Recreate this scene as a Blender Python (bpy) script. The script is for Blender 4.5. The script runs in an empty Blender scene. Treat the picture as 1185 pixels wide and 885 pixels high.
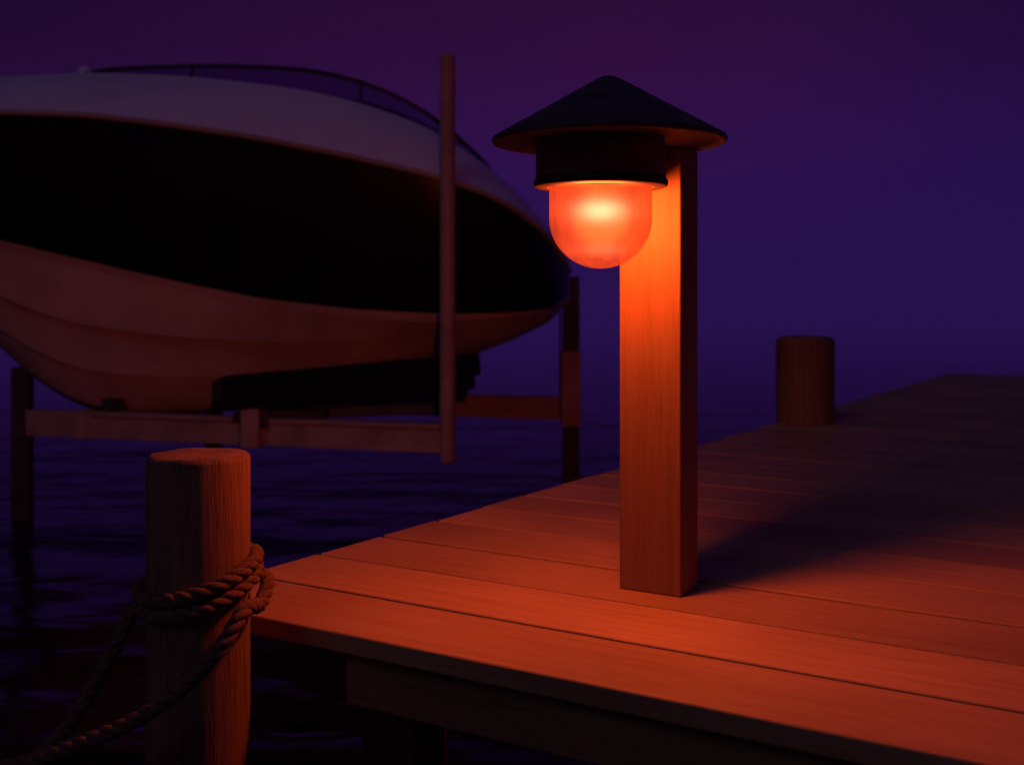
import bpy, bmesh, math, random
import numpy as np
from mathutils import Vector, noise
random.seed(4)
S=bpy.context.scene
col=S.collection
F=1328.0; H=340.0; CX=592.5; CZ=0.5; WATER=-0.9

# ---------------------------------------------------------------- helpers
def empty(name,loc=(0,0,0),rz=0):
    o=bpy.data.objects.new(name,None); o.location=loc; o.rotation_euler=(0,0,rz); col.objects.link(o); return o
def link(me,name,mat=None,parent=None,loc=(0,0,0),rot=(0,0,0),smooth=False):
    o=bpy.data.objects.new(name,me); o.location=loc; o.rotation_euler=rot; col.objects.link(o)
    if mat: me.materials.append(mat)
    if parent: o.parent=parent
    if smooth:
        for p in me.polygons: p.use_smooth=True
    return o
def box(name,x0,x1,y0,y1,z0,z1,mat,parent=None,bev=0.004,seg=2,rot=(0,0,0)):
    c=Vector(((x0+x1)/2,(y0+y1)/2,(z0+z1)/2))
    bm=bmesh.new(); bmesh.ops.create_cube(bm,size=1)
    for v in bm.verts: v.co=Vector((v.co.x*(x1-x0),v.co.y*(y1-y0),v.co.z*(z1-z0)))
    if bev>0: bmesh.ops.bevel(bm,geom=bm.edges[:],offset=bev,segments=seg,affect='EDGES',profile=0.6)
    me=bpy.data.meshes.new(name); bm.to_mesh(me); bm.free()
    return link(me,name,mat,parent,c,rot)
def beam(name,p0,p1,w,h,mat,parent=None,bev=0.006):
    p0=Vector(p0);p1=Vector(p1);d=p1-p0;L=d.length
    o=box(name,-L/2,L/2,-w/2,w/2,-h/2,h/2,mat,parent,bev)
    o.location=(p0+p1)/2
    o.rotation_euler=d.to_track_quat('X','Z').to_euler(); return o
def lathe(name,prof,mat,parent=None,loc=(0,0,0),n=96,sharp=True,closed=False):
    bm=bmesh.new(); rings=[]
    for r,z in prof:
        if r<1e-6: rings.append([bm.verts.new((0,0,z))])
        else: rings.append([bm.verts.new((r*math.cos(2*math.pi*i/n),r*math.sin(2*math.pi*i/n),z)) for i in range(n)])
    prs=list(zip(rings[:-1],rings[1:]))
    if closed: prs.append((rings[-1],rings[0]))
    for a,b in prs:
        for i in range(n):
            j=(i+1)%n
            if len(a)==1 and len(b)==1: continue
            if len(a)==1: bm.faces.new((a[0],b[j],b[i]))
            elif len(b)==1: bm.faces.new((a[i],a[j],b[0]))
            else: bm.faces.new((a[i],a[j],b[j],b[i]))
    bmesh.ops.recalc_face_normals(bm,faces=bm.faces[:])
    if sharp:
        for e in bm.edges:
            if len(e.link_faces)==2 and e.calc_face_angle(0)>math.radians(35): e.smooth=False
    me=bpy.data.meshes.new(name); bm.to_mesh(me); bm.free()
    return link(me,name,mat,parent,loc,smooth=True)
def tube(name,pts,r,mat,parent=None,cyclic=False,res=6):
    cu=bpy.data.curves.new(name,'CURVE'); cu.dimensions='3D'; cu.bevel_depth=r; cu.bevel_resolution=res; cu.use_fill_caps=True
    sp=cu.splines.new('POLY'); sp.points.add(len(pts)-1); sp.use_cyclic_u=cyclic; sp.use_smooth=True
    for p,q in zip(sp.points,pts): p.co=(*q,1)
    o=bpy.data.objects.new(name,cu); col.objects.link(o); cu.materials.append(mat)
    if parent: o.parent=parent
    return o

# ---------------------------------------------------------------- materials
def newmat(name):
    m=bpy.data.materials.new(name); m.use_nodes=True; nt=m.node_tree
    return m,nt,nt.nodes['Principled BSDF'],nt.nodes['Material Output']
def wood(name,ca,cb,cc,stretch,rough=0.55,bump=0.25,fine=1.0,rv=0.35,spec=0.35,lo=.72,warp=1.6):
    m,nt,b,o=newmat(name); N=nt.nodes.new; L=nt.links.new
    tc=N('ShaderNodeTexCoord'); mp=N('ShaderNodeMapping'); mp.inputs['Scale'].default_value=stretch
    L(tc.outputs['Object'],mp.inputs[0])
    oi=N('ShaderNodeObjectInfo'); mu=N('ShaderNodeMath'); mu.operation='MULTIPLY'; mu.inputs[1].default_value=57; L(oi.outputs['Random'],mu.inputs[0])
    o0=N('ShaderNodeVectorMath'); o0.operation='ADD'; L(tc.outputs['Object'],o0.inputs[0]); L(mu.outputs[0],o0.inputs[1])
    n0=N('ShaderNodeTexNoise'); n0.inputs['Scale'].default_value=2.2; n0.inputs['Detail'].default_value=1
    L(o0.outputs[0],n0.inputs['Vector'])
    sc=N('ShaderNodeVectorMath'); sc.operation='SCALE'; sc.inputs['Scale'].default_value=warp; L(n0.outputs['Color'],sc.inputs[0])
    ad=N('ShaderNodeVectorMath'); ad.operation='ADD'; L(mp.outputs[0],ad.inputs[0]); L(sc.outputs[0],ad.inputs[1])
    of=N('ShaderNodeVectorMath'); of.operation='ADD'; L(ad.outputs[0],of.inputs[0]); L(mu.outputs[0],of.inputs[1])
    n1=N('ShaderNodeTexNoise'); n1.inputs['Scale'].default_value=1.0; n1.inputs['Detail'].default_value=3; n1.inputs['Roughness'].default_value=.6
    L(of.outputs[0],n1.inputs['Vector'])
    n2=N('ShaderNodeTexNoise'); n2.inputs['Scale'].default_value=4.5*fine; n2.inputs['Detail'].default_value=3; n2.inputs['Roughness'].default_value=.7
    L(of.outputs[0],n2.inputs['Vector'])
    mx=N('ShaderNodeMix'); mx.data_type='FLOAT'; mx.inputs[0].default_value=.5; L(n1.outputs[0],mx.inputs[2]); L(n2.outputs[0],mx.inputs[3])
    cr=N('ShaderNodeValToRGB'); e=cr.color_ramp.elements; e[0].position=.34; e[0].color=(*cc,1); e[1].position=.66; e[1].color=(*ca,1)
    k=e.new(.48); k.color=(*cb,1); L(mx.outputs[0],cr.inputs[0])
    mr=N('ShaderNodeMapRange'); mr.inputs[1].default_value=.3; mr.inputs[2].default_value=.7; mr.inputs[3].default_value=lo; mr.inputs[4].default_value=1.12; L(n0.outputs[0],mr.inputs[0])
    mo=N('ShaderNodeMapRange'); mo.inputs[3].default_value=1-rv/2; mo.inputs[4].default_value=1+rv/2; L(oi.outputs['Random'],mo.inputs[0])
    mm=N('ShaderNodeMath'); mm.operation='MULTIPLY'; L(mr.outputs[0],mm.inputs[0]); L(mo.outputs[0],mm.inputs[1])
    vs=N('ShaderNodeVectorMath'); vs.operation='SCALE'; L(cr.outputs[0],vs.inputs[0]); L(mm.outputs[0],vs.inputs['Scale'])
    L(vs.outputs[0],b.inputs['Base Color'])
    rr=N('ShaderNodeMapRange'); rr.inputs[3].default_value=rough+.18; rr.inputs[4].default_value=rough-.12; L(mx.outputs[0],rr.inputs[0]); L(rr.outputs[0],b.inputs['Roughness'])
    b.inputs['Specular IOR Level'].default_value=spec
    bp=N('ShaderNodeBump'); bp.inputs['Strength'].default_value=bump; bp.inputs['Distance'].default_value=.004; L(mx.outputs[0],bp.inputs['Height']); L(bp.outputs[0],b.inputs['Normal'])
    return m
def plain(name,c,rough=.5,metal=0,spec=.5,var=.15,scale=6,bump=.05,coat=0):
    m,nt,b,o=newmat(name); N=nt.nodes.new; L=nt.links.new
    tc=N('ShaderNodeTexCoord'); n=N('ShaderNodeTexNoise'); n.inputs['Scale'].default_value=scale; n.inputs['Detail'].default_value=4; L(tc.outputs['Object'],n.inputs['Vector'])
    cr=N('ShaderNodeValToRGB'); e=cr.color_ramp.elements; e[0].position=.35; e[1].position=.65
    e[0].color=(*[x*(1-var) for x in c],1); e[1].color=(*[min(1,x*(1+var)) for x in c],1)
    L(n.outputs[0],cr.inputs[0]); L(cr.outputs[0],b.inputs['Base Color'])
    r=N('ShaderNodeMapRange'); r.inputs[3].default_value=max(0,rough-.08); r.inputs[4].default_value=rough+.08; L(n.outputs[0],r.inputs[0]); L(r.outputs[0],b.inputs['Roughness'])
    b.inputs['Metallic'].default_value=metal; b.inputs['Specular IOR Level'].default_value=spec; b.inputs['Coat Weight'].default_value=coat
    if bump>0:
        bp=N('ShaderNodeBump'); bp.inputs['Strength'].default_value=bump; bp.inputs['Distance'].default_value=.002; L(n.outputs[0],bp.inputs['Height']); L(bp.outputs[0],b.inputs['Normal'])
    return m
M_deck=wood('deck_boards',(.52,.30,.12),(.45,.25,.10),(.36,.19,.075),(2.8,75,75),rough=.54,bump=.36,rv=.22,warp=1.0,lo=.8)
M_under=wood('under_timber',(.34,.175,.075),(.26,.135,.058),(.17,.085,.038),(2.0,40,40),rough=.7,bump=.5)
M_post=wood('lamp_post_wood',(.31,.155,.062),(.27,.135,.054),(.205,.10,.04),(90,90,2.6),rough=.58,bump=.3,rv=0,warp=1.2)
M_pile=wood('piling_wood',(.32,.16,.078),(.24,.12,.057),(.12,.058,.03),(80,80,4),rough=.78,bump=.8,rv=0)
M_endg=wood('piling_endgrain',(.36,.19,.10),(.28,.15,.08),(.14,.075,.04),(18,18,18),rough=.8,bump=.8,rv=0)
M_metal=plain('bounce_tinted_metal',(.20,.07,.045),.55,0,.3,.25,25,.15)  # painted metal, with red bounce light mixed into the base colour
M_flange=plain('flange_metal',(.05,.022,.016),.6,0,.3,.2,25,.1)
M_hat=plain('hat_painted_metal',(.075,.062,.058),.6,0,.3,.3,30,.3)
M_blackin=plain('socket_plate',(.010,.007,.006),.8,0,.1,.2,18,0)
M_white=plain('white_gelcoat',(.70,.74,.84),.25,0,.5,.05,2,0)
M_black=plain('black_gelcoat',(.007,.005,.006),.3,0,.3,.2,2,0)
M_bottom=plain('cream_bottom_paint',(.66,.50,.36),.45,0,.3,.14,2.5,.1)
M_rail=plain('rub_rail',(.42,.31,.23),.4,0,.5,.1,5,0)
M_glassb=plain('smoked_windshield',(.05,.04,.09),.12,0,.5,.1,2,0)
nt=M_glassb.node_tree; tr=nt.nodes.new('ShaderNodeBsdfTransparent'); tr.inputs[0].default_value=(.6,.55,.75,1); mx=nt.nodes.new('ShaderNodeMixShader'); mx.inputs[0].default_value=.35
nt.links.new(tr.outputs[0],mx.inputs[1]); nt.links.new(nt.nodes['Principled BSDF'].outputs[0],mx.inputs[2]); nt.links.new(mx.outputs[0],nt.nodes['Material Output'].inputs[0])
M_frame=plain('windshield_frame',(.05,.045,.06),.35,.3,.5,.1,5,0)
M_alu=plain('weathered_steel',(.44,.28,.20),.6,.1,.3,.18,5,.15)
M_alud=plain('dark_steel',(.06,.04,.035),.6,.1,.4,.3,9,.3)
M_carpet=plain('bunk_carpet',(.012,.011,.012),.95,0,.1,.3,60,.5)
M_nail=plain('screw_heads',(.12,.07,.04),.5,.3,.5,.2,50,0)

def ropemat():
    m,nt,b,o=newmat('rope_fibre'); N=nt.nodes.new; L=nt.links.new
    tc=N('ShaderNodeTexCoord'); n=N('ShaderNodeTexNoise'); n.inputs['Scale'].default_value=260; n.inputs['Detail'].default_value=4; L(tc.outputs['Object'],n.inputs['Vector'])
    cr=N('ShaderNodeValToRGB'); e=cr.color_ramp.elements; e[0].position=.3; e[0].color=(.09,.045,.023,1); e[1].position=.7; e[1].color=(.26,.14,.072,1)
    L(n.outputs[0],cr.inputs[0]); L(cr.outputs[0],b.inputs['Base Color']); b.inputs['Roughness'].default_value=.88; b.inputs['Specular IOR Level'].default_value=.2
    bp=N('ShaderNodeBump'); bp.inputs['Strength'].default_value=.7; bp.inputs['Distance'].default_value=.002; L(n.outputs[0],bp.inputs['Height']); L(bp.outputs[0],b.inputs['Normal'])
    return m
M_rope=ropemat()

# ---------------------------------------------------------------- camera
cam=bpy.data.cameras.new('camera'); co=bpy.data.objects.new('camera',cam); col.objects.link(co)
co.location=(0,0,CZ); co.rotation_euler=(math.radians(90),0,0)
cam.sensor_width=36; cam.lens=F/1185*36; cam.shift_y=-(442.5-H)/1185; cam.clip_start=.05; cam.clip_end=6000
cam.dof.use_dof=True; cam.dof.focus_distance=1.82; cam.dof.aperture_fstop=5.0
S.camera=co

# ---------------------------------------------------------------- world
w=bpy.data.worlds.new('World'); S.world=w; w.use_nodes=True; nt=w.node_tree; N=nt.nodes.new; L=nt.links.new
bg=nt.nodes['Background']; out=nt.nodes['World Output']
tc=N('ShaderNodeTexCoord'); sx=N('ShaderNodeSeparateXYZ'); L(tc.outputs['Generated'],sx.inputs[0])
ce=N('ShaderNodeValToRGB'); e=ce.color_ramp.elements
e[0].position=0; e[0].color=(.018,.0055,.074,1); e[1].position=1; e[1].color=(.010,.004,.030,1)
for p,c in ((.06,(.022,.0055,.072)),(.13,(.027,.005,.060)),(.20,(.023,.0042,.044)),(.27,(.018,.0038,.034)),(.5,(.016,.005,.038))):
    k=e.new(p); k.color=(*c,1)
ab=N('ShaderNodeMath'); ab.operation='ABSOLUTE'; L(sx.outputs[2],ab.inputs[0]); L(ab.outputs[0],ce.inputs[0])
ca=N('ShaderNodeValToRGB'); e=ca.color_ramp.elements
e[0].position=.1; e[0].color=(.55,.6,.55,1); e[1].position=.85; e[1].color=(.40,.80,.75,1)
for p,c in ((.31,(.70,.75,.70)),(.42,(1.0,.9,.9)),(.55,(1.25,1,1.05)),(.62,(1.05,1,1.08)),(.70,(.65,.90,.95))):
    k=e.new(p); k.color=(*c,1)
ax=N('ShaderNodeMapRange'); ax.inputs[1].default_value=-1; ax.inputs[2].default_value=1; L(sx.outputs[0],ax.inputs[0]); L(ax.outputs[0],ca.inputs[0])
mu=N('ShaderNodeMix'); mu.data_type='RGBA'; mu.blend_type='MULTIPLY'; mu.inputs[0].default_value=1; L(ce.outputs[0],mu.inputs[6]); L(ca.outputs[0],mu.inputs[7])
L(mu.outputs[2],bg.inputs[0]); bg.inputs[1].default_value=1.0
sk=N('ShaderNodeTexSky'); sk.sky_type='NISHITA'; sk.sun_disc=False; sk.sun_elevation=math.radians(-4); sk.sun_rotation=math.radians(210)
b2=N('ShaderNodeBackground'); b2.inputs[1].default_value=.01; L(sk.outputs[0],b2.inputs[0])
ads=N('ShaderNodeAddShader'); L(bg.outputs[0],ads.inputs[0]); L(b2.outputs[0],ads.inputs[1]); L(ads.outputs[0],out.inputs[0])
sl=bpy.data.lights.new('dusk_fill','SUN'); sl.energy=.07; sl.color=(.60,.62,1.0); sl.angle=math.radians(20)  # added dim blue fill to lift the white boat deck, not real sunlight
so=bpy.data.objects.new('dusk_fill',sl); col.objects.link(so)
so.rotation_euler=Vector((.55,.75,-.75)).to_track_quat('-Z','Y').to_euler()

# ---------------------------------------------------------------- added haze volume over the far water, emits sky colour to hide the horizon
m,nt,b,o=newmat('haze_glow'); N=nt.nodes.new; L=nt.links.new; nt.nodes.remove(b)
va=N('ShaderNodeVolumeAbsorption'); va.inputs['Color'].default_value=(0,0,0,1); va.inputs['Density'].default_value=.06
ve=N('ShaderNodeEmission'); ve.inputs[0].default_value=(.020,.0055,.070,1); ve.inputs[1].default_value=.06
aa=N('ShaderNodeAddShader'); L(va.outputs[0],aa.inputs[0]); L(ve.outputs[0],aa.inputs[1]); L(aa.outputs[0],o.inputs['Volume'])
box('haze_box',-900,900,9.6,2500,WATER-.5,2.6,m,None,0)

# ---------------------------------------------------------------- water
m,nt,b,o=newmat('water_surface'); N=nt.nodes.new; L=nt.links.new
b.inputs['Base Color'].default_value=(.002,.002,.005,1); b.inputs['Roughness'].default_value=.18; b.inputs['IOR'].default_value=1.22
tc=N('ShaderNodeTexCoord'); mp=N('ShaderNodeMapping'); mp.inputs['Scale'].default_value=(.9,1.5,1); L(tc.outputs['Object'],mp.inputs[0])
n1=N('ShaderNodeTexNoise'); n1.inputs['Scale'].default_value=2.0; n1.inputs['Detail'].default_value=2; n1.inputs['Distortion'].default_value=.6; L(mp.outputs[0],n1.inputs['Vector'])
n2=N('ShaderNodeTexNoise'); n2.inputs['Scale'].default_value=.5; n2.inputs['Detail'].default_value=2; L(mp.outputs[0],n2.inputs['Vector'])
ma=N('ShaderNodeMath'); ma.operation='MULTIPLY_ADD'; ma.inputs[1].default_value=4; L(n2.outputs[0],ma.inputs[0]); L(n1.outputs[0],ma.inputs[2])
bp=N('ShaderNodeBump'); bp.inputs['Strength'].default_value=.6; bp.inputs['Distance'].default_value=.06; L(ma.outputs[0],bp.inputs['Height']); L(bp.outputs[0],b.inputs['Normal'])
me=bpy.data.meshes.new('water'); me.from_pydata([(-3000,-200,WATER),(3000,-200,WATER),(3000,5000,WATER),(-3000,5000,WATER)],[],[(0,1,2,3)])
link(me,'water',m)

# ---------------------------------------------------------------- dock
ANG=-math.atan2(.5287,.8488)
DC=(-.571,1.888,0)
dock=empty('wooden_dock',DC,ANG)
PW=.19; NP=33; LEN=7.5; TH=.030
for i in range(NP):
    g=.0044
    off=random.uniform(-.006,.006) if i>0 else 0
    dz=random.uniform(-.0010,.0010)
    box('deck_board_%02d'%(i+1),off,LEN+off,i*PW+g,(i+1)*PW-g,-TH+dz,dz,M_deck,dock,.0045,3)
bm=bmesh.new()
for i in range(NP):
    for u in (1.35,2.55,3.75,4.95):
        for dv in (.035,.155):
            mt=bmesh.ops.create_cone(bm,cap_ends=True,segments=10,radius1=.003,radius2=.003,depth=.002)
            for v in mt['verts']: v.co+=Vector((u+random.uniform(-.004,.004),i*PW+dv+random.uniform(-.004,.004),.0008))
me=bpy.data.meshes.new('screws'); bm.to_mesh(me); bm.free(); link(me,'screws',M_nail,dock)
box('front_rim_beam',.36,LEN-.05,.030,.070,-.115,-TH-.003,M_under,dock,.004)
box('front_inner_beam',.10,LEN-.05,.20,.26,-.19,-TH-.003,M_under,dock,.004)
box('rear_beam',.10,LEN-.05,NP*PW-.30,NP*PW-.24,-.22,-TH-.003,M_under,dock,.004)
for k,u in enumerate((.12,1.35,2.55,3.75,4.95,6.2)):
    box('joist_%d'%(k+1),u-.025,u+.025,.28,NP*PW-.32,-.18,-TH-.004,M_under,dock,.004)
    for v in (.14,3.4,5.7):
        box('support_post',u+.06,u+.17,v-.055+.2,v+.055+.2,-1.6,-TH-.006,M_under,dock,.006)

# ---------------------------------------------------------------- pilings
def piling(name,loc,r,top,bot,rnd,seed):
    n=96; bm=bmesh.new(); prof=[]
    for z in np.linspace(bot,top-rnd,26): prof.append((r,z))
    for a in np.linspace(0,math.pi/2,7)[1:]: prof.append((r-rnd+rnd*math.cos(a),top-rnd+rnd*math.sin(a)))
    nside=len(prof)
    for q in (.8,.6,.4,.2): prof.append(((r-rnd)*q,top+.001))
    rings=[]
    for k,(rr,z) in enumerate(prof):
        ring=[]
        for i in range(n):
            a=2*math.pi*i/n
            d=noise.noise(Vector((math.cos(a)*7+seed,math.sin(a)*7,z*.8)))*.012+noise.noise(Vector((math.cos(a)*1.3+seed,math.sin(a)*1.3,z*2)))*.016
            d-=.018*max(0,noise.noise(Vector((math.cos(a)*14,math.sin(a)*14+seed,z*.35)))-.35)*2
            q=rr*(1+d); zz=z+(noise.noise(Vector((math.cos(a)*rr*20,math.sin(a)*rr*20,seed)))*.0025 if k>=nside-4 else 0)
            ring.append(bm.verts.new((q*math.cos(a),q*math.sin(a),zz)))
        rings.append(ring)
    for k,(a,b) in enumerate(zip(rings[:-1],rings[1:])):
        for i in range(n):
            j=(i+1)%n; f=bm.faces.new((a[i],a[j],b[j],b[i])); f.smooth=True; f.material_index=1 if k>=nside-2 else 0
    f=bm.faces.new(rings[-1]); f.material_index=1; f.smooth=True
    me=bpy.data.meshes.new(name); bm.to_mesh(me); bm.free()
    o=link(me,name,M_pile,None,loc); me.materials.append(M_endg); return o
PX,PY,PR=-.4646,1.70,.0750
piling('mooring_piling',(PX,PY,0),PR,.264,-1.6,.009,1.3)
piling('mooring_piling.001',(1.1375,4.45,0),.111,.335,-1.6,.024,6.1)

# ---------------------------------------------------------------- rope
rope=empty('mooring_rope')
def catmull(P,n=14):
    P=[Vector(p) for p in P]; P=[P[0]*2-P[1]]+P+[P[-1]*2-P[-2]]; out=[]
    for i in range(1,len(P)-2):
        a,b,c,d=P[i-1],P[i],P[i+1],P[i+2]
        for k in range(n):
            t=k/n; out.append(.5*((2*b)+(c-a)*t+(2*a-5*b+4*c-d)*t*t+(3*b-a-3*c+d)*t**3))
    out.append(P[-2]); return out
def mkrope(name,P,R=.0104,pitch=.060):
    path=catmull(P); L=[0]
    for a,b in zip(path[:-1],path[1:]): L.append(L[-1]+(b-a).length)
    tot=L[-1]; ns=int(tot/.003); la=np.array(L); A=np.array([list(p) for p in path])
    q=np.linspace(0,tot,ns); C=np.stack([np.interp(q,la,A[:,k]) for k in range(3)],1)
    K=np.ones(9)/9; Cp=np.pad(C,((4,4),(0,0)),'edge'); C=np.stack([np.convolve(Cp[:,k],K,'valid') for k in range(3)],1)
    T=np.gradient(C,axis=0)
    nrm=Vector((0,0,1)).cross(Vector(T[0])).normalized()
    frames=[]
    for t in T:
        t=Vector(t).normalized(); nrm=(nrm-t*nrm.dot(t)).normalized(); frames.append((nrm.copy(),t.cross(nrm)))
    for s in range(3):
        pts=[]
        for c,(n_,b_),l in zip(C,frames,q):
            a=2*math.pi*(l/pitch+s/3); pts.append(Vector(c)+(n_*math.cos(a)+b_*math.sin(a))*R*.48)
        tube('%s_strand_%d'%(name,s+1),pts,R*.62,M_rope,rope,res=3)
def pol(a,z,dr=.0108):
    a=math.radians(a); return (PX+(PR+dr)*math.cos(a),PY+(PR+dr)*math.sin(a),z)
def px(x,y,d): return ((x-CX)/F*d,d,CZ-(y-H)/F*d)
A=[px(-60,1010,1.50),px(20,905,1.55),px(80,838,1.60),px(125,765,1.64),px(150,712,1.67)]
for a,z in ((205,.046),(240,.044),(270,.048),(300,.060),(330,.076),(360,.087),(400,.090),(450,.083),(500,.073),(540,.066),(575,.0645),(600,.066),(630,.071),(660,.084),(690,.099),(720,.109),(760,.109),(800,.100)):
    A.append(pol(a,z))
mkrope('wrap',A)
B=[pol(40,.074,.018),pol(10,.072,.026),pol(-20,.050,.030),px(283,705,1.60),px(258,745,1.57),px(222,786,1.56),px(170,825,1.55),px(100,858,1.55),px(20,884,1.55),px(-80,905,1.55)]
mkrope('tail',B)

# ---------------------------------------------------------------- bollard light
bl=empty('bollard_light',DC,ANG)
box('post',.606,.7185,.452,.526,-.001,.742,M_post,bl,.0035,3)
gu,gv=.638,.322
hc=(.645,.337,0); R=.186; z0=.742
prof=[(0,z0+.106),(.010,z0+.1045),(.022,z0+.099),(.045,z0+.086),(.10,z0+.0545),(.15,z0+.0265),(R-.006,z0+.0095),(R,z0+.0055),(R+.001,z0+.002),(R-.001,z0-.002),(R-.005,z0-.003),(R-.009,z0-.001),(.10,z0+.0015),(0,z0+.002)]
lathe('hat',prof,M_hat,bl,hc,128,sharp=False)
zf=.672
lathe('housing',[(0,z0+.001),(.101,z0+.001),(.103,z0-.004),(.103,zf+.012),(.100,zf+.010)],M_metal,bl,(gu,gv,0))
lathe('socket_plate',[(.0,zf+.014),(.100,zf+.014),(.100,zf+.0112),(0,zf+.0112)],M_blackin,bl,(gu,gv,0))
lathe('flange',[(.083,zf+.0105),(.1035,zf+.0105),(.106,zf+.007),(.1065,zf+.002),(.105,zf-.0025),(.101,zf-.004),(.085,zf-.004),(.083,zf-.001)],M_flange,bl,(gu,gv,0),closed=True)
box('bracket',gu-.03,gu+.05,gv+.095,.4515,zf+.012,z0-.001,M_metal,bl,.002)
gr=.0815; zb=.634
zt=zf+.004; zc=.540+gr*.98
gp=[(gr*.985,zt),(gr,zt-.015),(gr,zc)]
for a in np.linspace(0,math.pi/2,28)[1:]: gp.append((gr*math.cos(a) if a<1.57 else 0,zc-gr*.98*math.sin(a)))
gp[-1]=(0,gp[-1][1])
m,nt,b,o=newmat('frosted_amber_glass'); N=nt.nodes.new; L=nt.links.new
nt.nodes.remove(b)
tc=N('ShaderNodeTexCoord'); mp=N('ShaderNodeMapping'); mp.inputs['Scale'].default_value=(70,70,8); L(tc.outputs['Object'],mp.inputs[0])
nz=N('ShaderNodeTexNoise'); nz.inputs['Scale'].default_value=1; nz.inputs['Detail'].default_value=4; L(mp.outputs[0],nz.inputs['Vector'])
sz=N('ShaderNodeSeparateXYZ'); L(tc.outputs['Object'],sz.inputs[0])
hr=N('ShaderNodeValToRGB'); hr.color_ramp.interpolation='EASE'; hm=N('ShaderNodeMapRange'); hm.inputs[1].default_value=.54; hm.inputs[2].default_value=.68; L(sz.outputs[2],hm.inputs[0]); L(hm.outputs[0],hr.inputs[0])
e=hr.color_ramp.elements; e[0].position=0; e[0].color=(.75,.75,.75,1); e[1].position=1; e[1].color=(.6,.6,.6,1)
for p,v in ((.2,.85),(.42,.66),(.66,1.0),(.85,.85)):
    k=e.new(p); k.color=(v,v,v,1)
mr=N('ShaderNodeMapRange'); mr.inputs[1].default_value=.3; mr.inputs[2].default_value=.7; mr.inputs[3].default_value=.50; mr.inputs[4].default_value=.84; L(nz.outputs[0],mr.inputs[0])
mm=N('ShaderNodeMath'); mm.operation='MULTIPLY'; L(mr.outputs[0],mm.inputs[0]); L(hr.outputs[0],mm.inputs[1])
em=N('ShaderNodeEmission'); em.inputs[0].default_value=(1,.072,.015,1); L(mm.outputs[0],em.inputs[1])
tr=N('ShaderNodeBsdfTransparent'); tr.inputs[0].default_value=(.40,.32,.27,1)
gl=N('ShaderNodeBsdfGlossy'); gl.inputs['Roughness'].default_value=.25; gl.inputs[0].default_value=(.6,.3,.2,1)
mx=N('ShaderNodeMixShader'); mx.inputs[0].default_value=.03; L(tr.outputs[0],mx.inputs[1]); L(gl.outputs[0],mx.inputs[2])
ad=N('ShaderNodeAddShader'); L(mx.outputs[0],ad.inputs[0]); L(em.outputs[0],ad.inputs[1]); L(ad.outputs[0],o.inputs[0])
lathe('globe',gp,m,bl,(gu,gv,0),96,sharp=False)
m,nt,b,o=newmat('lamp_glow'); N=nt.nodes.new; L=nt.links.new; nt.nodes.remove(b)
m.cycles.volume_step_rate=1.5
tc=N('ShaderNodeTexCoord')
def blob(center,sc,amp):
    s=N('ShaderNodeVectorMath'); s.operation='SUBTRACT'; s.inputs[1].default_value=center; L(tc.outputs['Object'],s.inputs[0])
    d=N('ShaderNodeVectorMath'); d.operation='DIVIDE'; d.inputs[1].default_value=sc; L(s.outputs[0],d.inputs[0])
    q=N('ShaderNodeVectorMath'); q.operation='DOT_PRODUCT'; L(d.outputs[0],q.inputs[0]); L(d.outputs[0],q.inputs[1])
    n=N('ShaderNodeMath'); n.operation='MULTIPLY'; n.inputs[1].default_value=-1; L(q.outputs['Value'],n.inputs[0])
    x=N('ShaderNodeMath'); x.operation='EXPONENT'; L(n.outputs[0],x.inputs[0])
    y=N('ShaderNodeMath'); y.operation='MULTIPLY'; y.inputs[1].default_value=amp; L(x.outputs[0],y.inputs[0]); return y.outputs[0]
def emi(c,s):
    e=N('ShaderNodeEmission'); e.inputs[0].default_value=(*c,1); L(s,e.inputs[1]); return e.outputs[0]
e1=emi((1,.55,.36),blob((0,0,zb-.002),(.032,.032,.016),66))
e2=emi((1,.125,.034),blob((0,0,zb-.012),(.056,.056,.050),23))
e3=emi((1,.34,.16),blob((0,0,.570),(.034,.034,.010),15))
a1=N('ShaderNodeAddShader'); L(e1,a1.inputs[0]); L(e2,a1.inputs[1])
a2=N('ShaderNodeAddShader'); L(a1.outputs[0],a2.inputs[0]); L(e3,a2.inputs[1]); L(a2.outputs[0],o.inputs['Volume'])
ip=[(0,zt-.002)]+[(r*.965,max(z,0) if k else zt-.002) for k,(r,z) in enumerate(gp[:-1])]+[(0,gp[-1][1]+.003)]
lathe('glow_volume',ip,m,bl,(gu,gv,0),64,sharp=False)  # added emissive volume standing in for the soft glow inside the globe
pl=bpy.data.lights.new('bulb','POINT'); pl.energy=1.0; pl.color=(1,.165,.034); pl.shadow_soft_size=.048
pl.use_nodes=True; nt=pl.node_tree; N=nt.nodes.new; L=nt.links.new
em=nt.nodes['Emission']; fo=N('ShaderNodeLightFalloff'); fo.inputs['Strength'].default_value=1.0
s1=N('ShaderNodeMath'); s1.operation='MULTIPLY'; s1.inputs[1].default_value=20; L(fo.outputs['Quadratic'],s1.inputs[0])
s2=N('ShaderNodeMath'); s2.operation='MULTIPLY_ADD'; s2.inputs[1].default_value=26; L(fo.outputs['Linear'],s2.inputs[0]); L(s1.outputs[0],s2.inputs[2])
L(s2.outputs[0],em.inputs[1])
po=bpy.data.objects.new('bulb',pl); col.objects.link(po); po.parent=bl; po.location=(gu,gv,.628)

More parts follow.
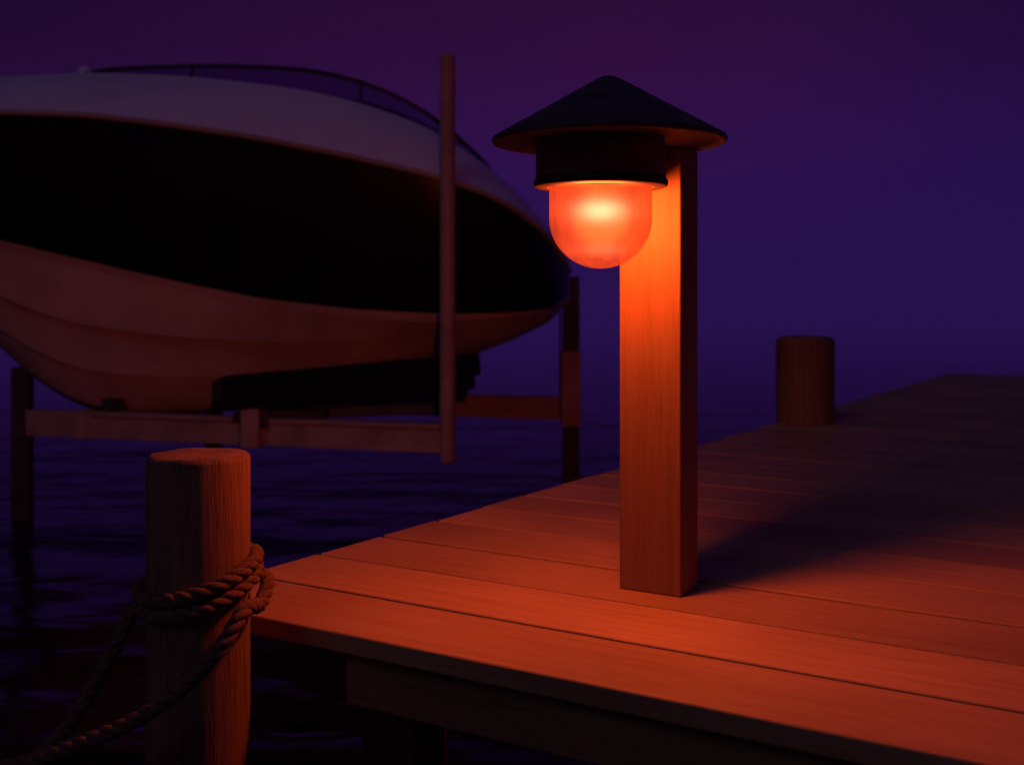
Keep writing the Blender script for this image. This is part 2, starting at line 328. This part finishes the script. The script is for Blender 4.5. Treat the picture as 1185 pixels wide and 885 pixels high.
# ---------------------------------------------------------------- motorboat
boat=empty('motorboat')
def curve(pts):
    X=np.array([p[0] for p in pts],float); Y=np.array([p[1] for p in pts],float)
    def f(x): return float(np.mean([np.interp(x+d,X,Y) for d in (-24,-16,-8,0,8,16,24)])) if x<620 else float(np.interp(x,X,Y))
    return f
c_top=curve([(-700,118),(-450,104),(-200,94),(0,89),(100,84),(200,87),(300,97),(350,104),(400,115),(450,130),(500,150),(560,190),(610,235),(640,272),(662,305)])
c_rail=curve([(-700,130),(-450,128),(-200,127),(0,130),(100,133),(200,145),(300,160),(400,180),(500,203),(560,222),(610,250),(640,280),(662,318)])
c_chine=curve([(-700,135),(-450,165),(-200,225),(0,278),(100,302),(200,325),(300,345),(400,357),(500,363),(600,362),(640,356),(662,338)])
c_keel=curve([(-700,140),(-450,190),(-200,275),(-60,350),(0,402),(50,447),(100,474),(150,483),(250,478),(400,450),(550,410),(600,391),(635,373),(662,345)])
XB,XS=-6.3,.365
def yc(X): return 7.25+.03*X
def shape(X):
    if X>-.55: t=(X+.55)/(XS+.55); return max(0,1-t**2.3)**.55
    if X<-2.6: t=(-2.6-X)/(-2.6-XB); return max(0,1-t**2)**.75
    return 1
def zof(f,X,Y): return CZ-(f(CX+F*X/Y)-H)*Y/F
Xs=list(np.linspace(XB,-.5,60))+list(XS-(XS+.5)*(1-np.linspace(0,1,34)[1:])**1.7)
bm=bmesh.new(); rings=[]
for X in Xs:
    s=shape(X); Y0=yc(X)
    def P(b,f): Y=Y0-b*s; return (b*s,zof(f,X,Y))
    bt,zt_=P(.58,c_top); br,zr=P(.92,c_rail); bc,zc_=P(.66,c_chine); bk,zk=P(0,c_keel)
    zr=min(zr,zt_-.01); zc_=min(zc_,zr-.02); zk=min(zk,zc_-.01)
    hk=zc_-zk
    sec=[(0,zt_+.05*s),(bt*.6,zt_+.035*s),(bt,zt_),(bt+(br-bt)*.6,zt_+(zr-zt_)*.42),(br,zr+.015*s),(br,zr-.012*s)]
    for q in (.33,.66): sec.append((br+(bc-br)*q+.05*s*math.sin(q*math.pi),zr+(zc_-zr)*q))
    sec+= [(bc,zc_),(bc-.035*s,zc_-.05*min(1,hk*3)*s),
      (bc*.74,zc_-hk*.40),(bc*.68,zc_-hk*.395),(bc*.44,zc_-hk*.70),(bc*.38,zc_-hk*.69),(bc*.16,zk+hk*.07),(0,zk)]
    ring=[bm.verts.new((X,Y0-b,z)) for b,z in sec]+[bm.verts.new((X,Y0+b,z)) for b,z in sec[-2:0:-1]]
    rings.append(ring)
ns=16; nr=len(rings[0])
def matof(i):
    j=i if i<ns-1 else nr-1-i
    if j<4: return 0
    if j==4: return 3
    if j<8: return 1
    return 2
for a,b in zip(rings[:-1],rings[1:]):
    for i in range(nr):
        k=(i+1)%nr
        f=bm.faces.new((a[i],a[k],b[k],b[i])); f.smooth=True; f.material_index=matof(i)
for a,b in zip(rings[:-1],rings[1:]):
    for i in (2,4,5,8,9,10,11,12,13):
        for k in (i,nr-i):
            e=bm.edges.get((a[k],b[k]))
            if e: e.smooth=False
bmesh.ops.remove_doubles(bm,verts=bm.verts[:],dist=.0008)
bmesh.ops.recalc_face_normals(bm,faces=bm.faces[:])
me=bpy.data.meshes.new('hull'); bm.to_mesh(me); bm.free()
link(me,'hull',M_white,boat); me.materials.append(M_black); me.materials.append(M_bottom); me.materials.append(M_rail)
for sg,nm in ((1,'near'),(-1,'far')):
    pts=[]
    for X in Xs[1:]:
        s=shape(X); Y=yc(X)-.925*s; z=min(zof(c_rail,X,Y),zof(c_top,X,yc(X)-.58*s)-.01); pts.append((X,yc(X)-sg*.925*s,z))
    tube('rub_rail_'+nm,pts,.017,M_rail,boat,res=3)
c_ws=curve([(-60,86),(40,79),(80,75),(150,75),(250,75),(350,79),(400,88),(440,100),(480,117),(510,135),(560,175),(600,215)])
bm=bmesh.new(); n=80; base=[];top=[]
for i in range(n):
    a=2*math.pi*i/n; cx_=math.cos(a); sy=math.sin(a)
    X=-1.38+1.28*math.copysign(abs(cx_)**.8,cx_); b=.54*math.copysign(abs(sy)**.7,sy)*min(1,shape(X)*1.0)
    zb_=zof(c_top,X,yc(X)-.58*shape(X))-.02; zt2=zof(c_ws,X,yc(X)-.50*shape(X)); zt2=max(zt2,zb_+.04)
    base.append(bm.verts.new((X,yc(X)-b,zb_))); top.append(bm.verts.new((X*.97-1.38*.03,yc(X)-b*.88,zt2)))
for i in range(n):
    j=(i+1)%n; f=bm.faces.new((base[i],base[j],top[j],top[i])); f.smooth=True
tp=[v.co.copy() for v in top]; bs=[v.co.copy() for v in base]
me=bpy.data.meshes.new('windshield'); bm.to_mesh(me); bm.free()
link(me,'windshield',M_glassb,boat)
tube('windshield_frame',tp,.013,M_frame,boat,cyclic=True,res=3)
for i in range(0,n,8): tube('windshield_mullion',[bs[i],tp[i]],.010,M_frame,boat,res=2)
lathe('deck_light',[(0,.05),(.03,.045),(.045,.02),(.05,0),(0,0)],M_white,boat,(-2.55,6.85,zof(c_top,-2.55,6.7)+.02),24)
pts=[]
for X in np.linspace(-5.9,-3.6,22):
    s=shape(X); z=zof(c_top,X,yc(X)-.58*s); pts.append((X,yc(X)-.6*s,z+.22))
tube('bow_rail',pts,.012,M_frame,boat,res=3)
for q in pts[::5]: tube('bow_rail_stanchion',[q,(q[0],q[1],q[2]-.24)],.010,M_frame,boat,res=2)

# ---------------------------------------------------------------- boat lift
lift=empty('boat_lift')
Lp=Vector((-3.05,7.15,0)); Rp=Vector((-.353,6.34,0)); Fr=Vector((.41,8.0,0)); d=(Lp-Rp)
Fl=Fr+d
zt=-.216; zb2=-.378; zc=(zt+zb2)/2
def post(nm,p,wd,z0,z1,mat):
    o=box(nm,p.x-wd/2,p.x+wd/2,p.y-wd/2,p.y+wd/2,z0,z1,mat,lift,.008); return o
post('left_pile',Lp,.105,-1.8,.045,M_alud)
post('far_right_pile',Fr+Vector((.0,0,0)),.115,-1.8,.62,M_alud)
post('far_left_pile',Fl,.115,-1.8,.3,M_alud)
dn=d.normalized()
beam('near_beam',Lp-dn*.06+Vector((0,0,zc)),Rp-dn*.02+Vector((0,0,zc)),.09,.16,M_alu,lift)
beam('beam_sleeve',Lp-dn*.42+Vector((0,0,zc)),Lp-dn*.50+Vector((0,0,zc)),.115,.175,M_alu,lift)
beam('near_beam_lip',Lp-dn*.52+Vector((0,-.056,zt-.012)),Rp+dn*.05+Vector((0,-.056,zt-.012)),.02,.022,M_alu,lift,.003)
beam('far_beam',Fl-dn*.06+Vector((0,0,zc)),Fr+dn*.07+Vector((0,0,zc)),.09,.16,M_alu,lift)
post('far_sleeve',Fr,.135,-.42,.10,M_alu)
c=Lp.lerp(Rp,.575)
post('bunk_stub',c+Vector((0,-.075,0)),.105,-.385,-.04,M_alu)
for q in (.22,.72):
    a=Lp.lerp(Rp,q); b_=Fl.lerp(Fr,q); beam('cross_member',a+Vector((0,0,zt+.04)),b_+Vector((0,0,zt+.04)),.08,.075,M_alud,lift)
lathe('guide_pole',[(0,-.43),(.030,-.43),(.042,-.415),(.043,-.38),(.043,1.77),(.040,1.795),(.028,1.812),(0,1.818)],M_alu,lift,(Rp.x,Rp.y-.05,0),32)
tube('hoist_cable',[(.33,7.95,1.0),(.335,7.95,-.2)],.007,M_alud,lift,res=2)
for yy,nm in ((6.62,'near'),(7.75,'far')):
    beam('bunk_'+nm,(-1.66,yy,-.075),(-.22,yy,.055),.14,.20,M_carpet,lift,.015)
    beam('bunk_leg_'+nm,(-1.45,yy,-.27),(-1.45,yy,-.1),.08,.1,M_alud,lift)
    beam('bunk_rail_'+nm,(-1.60,yy,-.21),(-.45,yy,-.16),.06,.06,M_alud,lift)

S.view_settings.view_transform='Standard'; S.view_settings.look='None'; S.view_settings.exposure=0
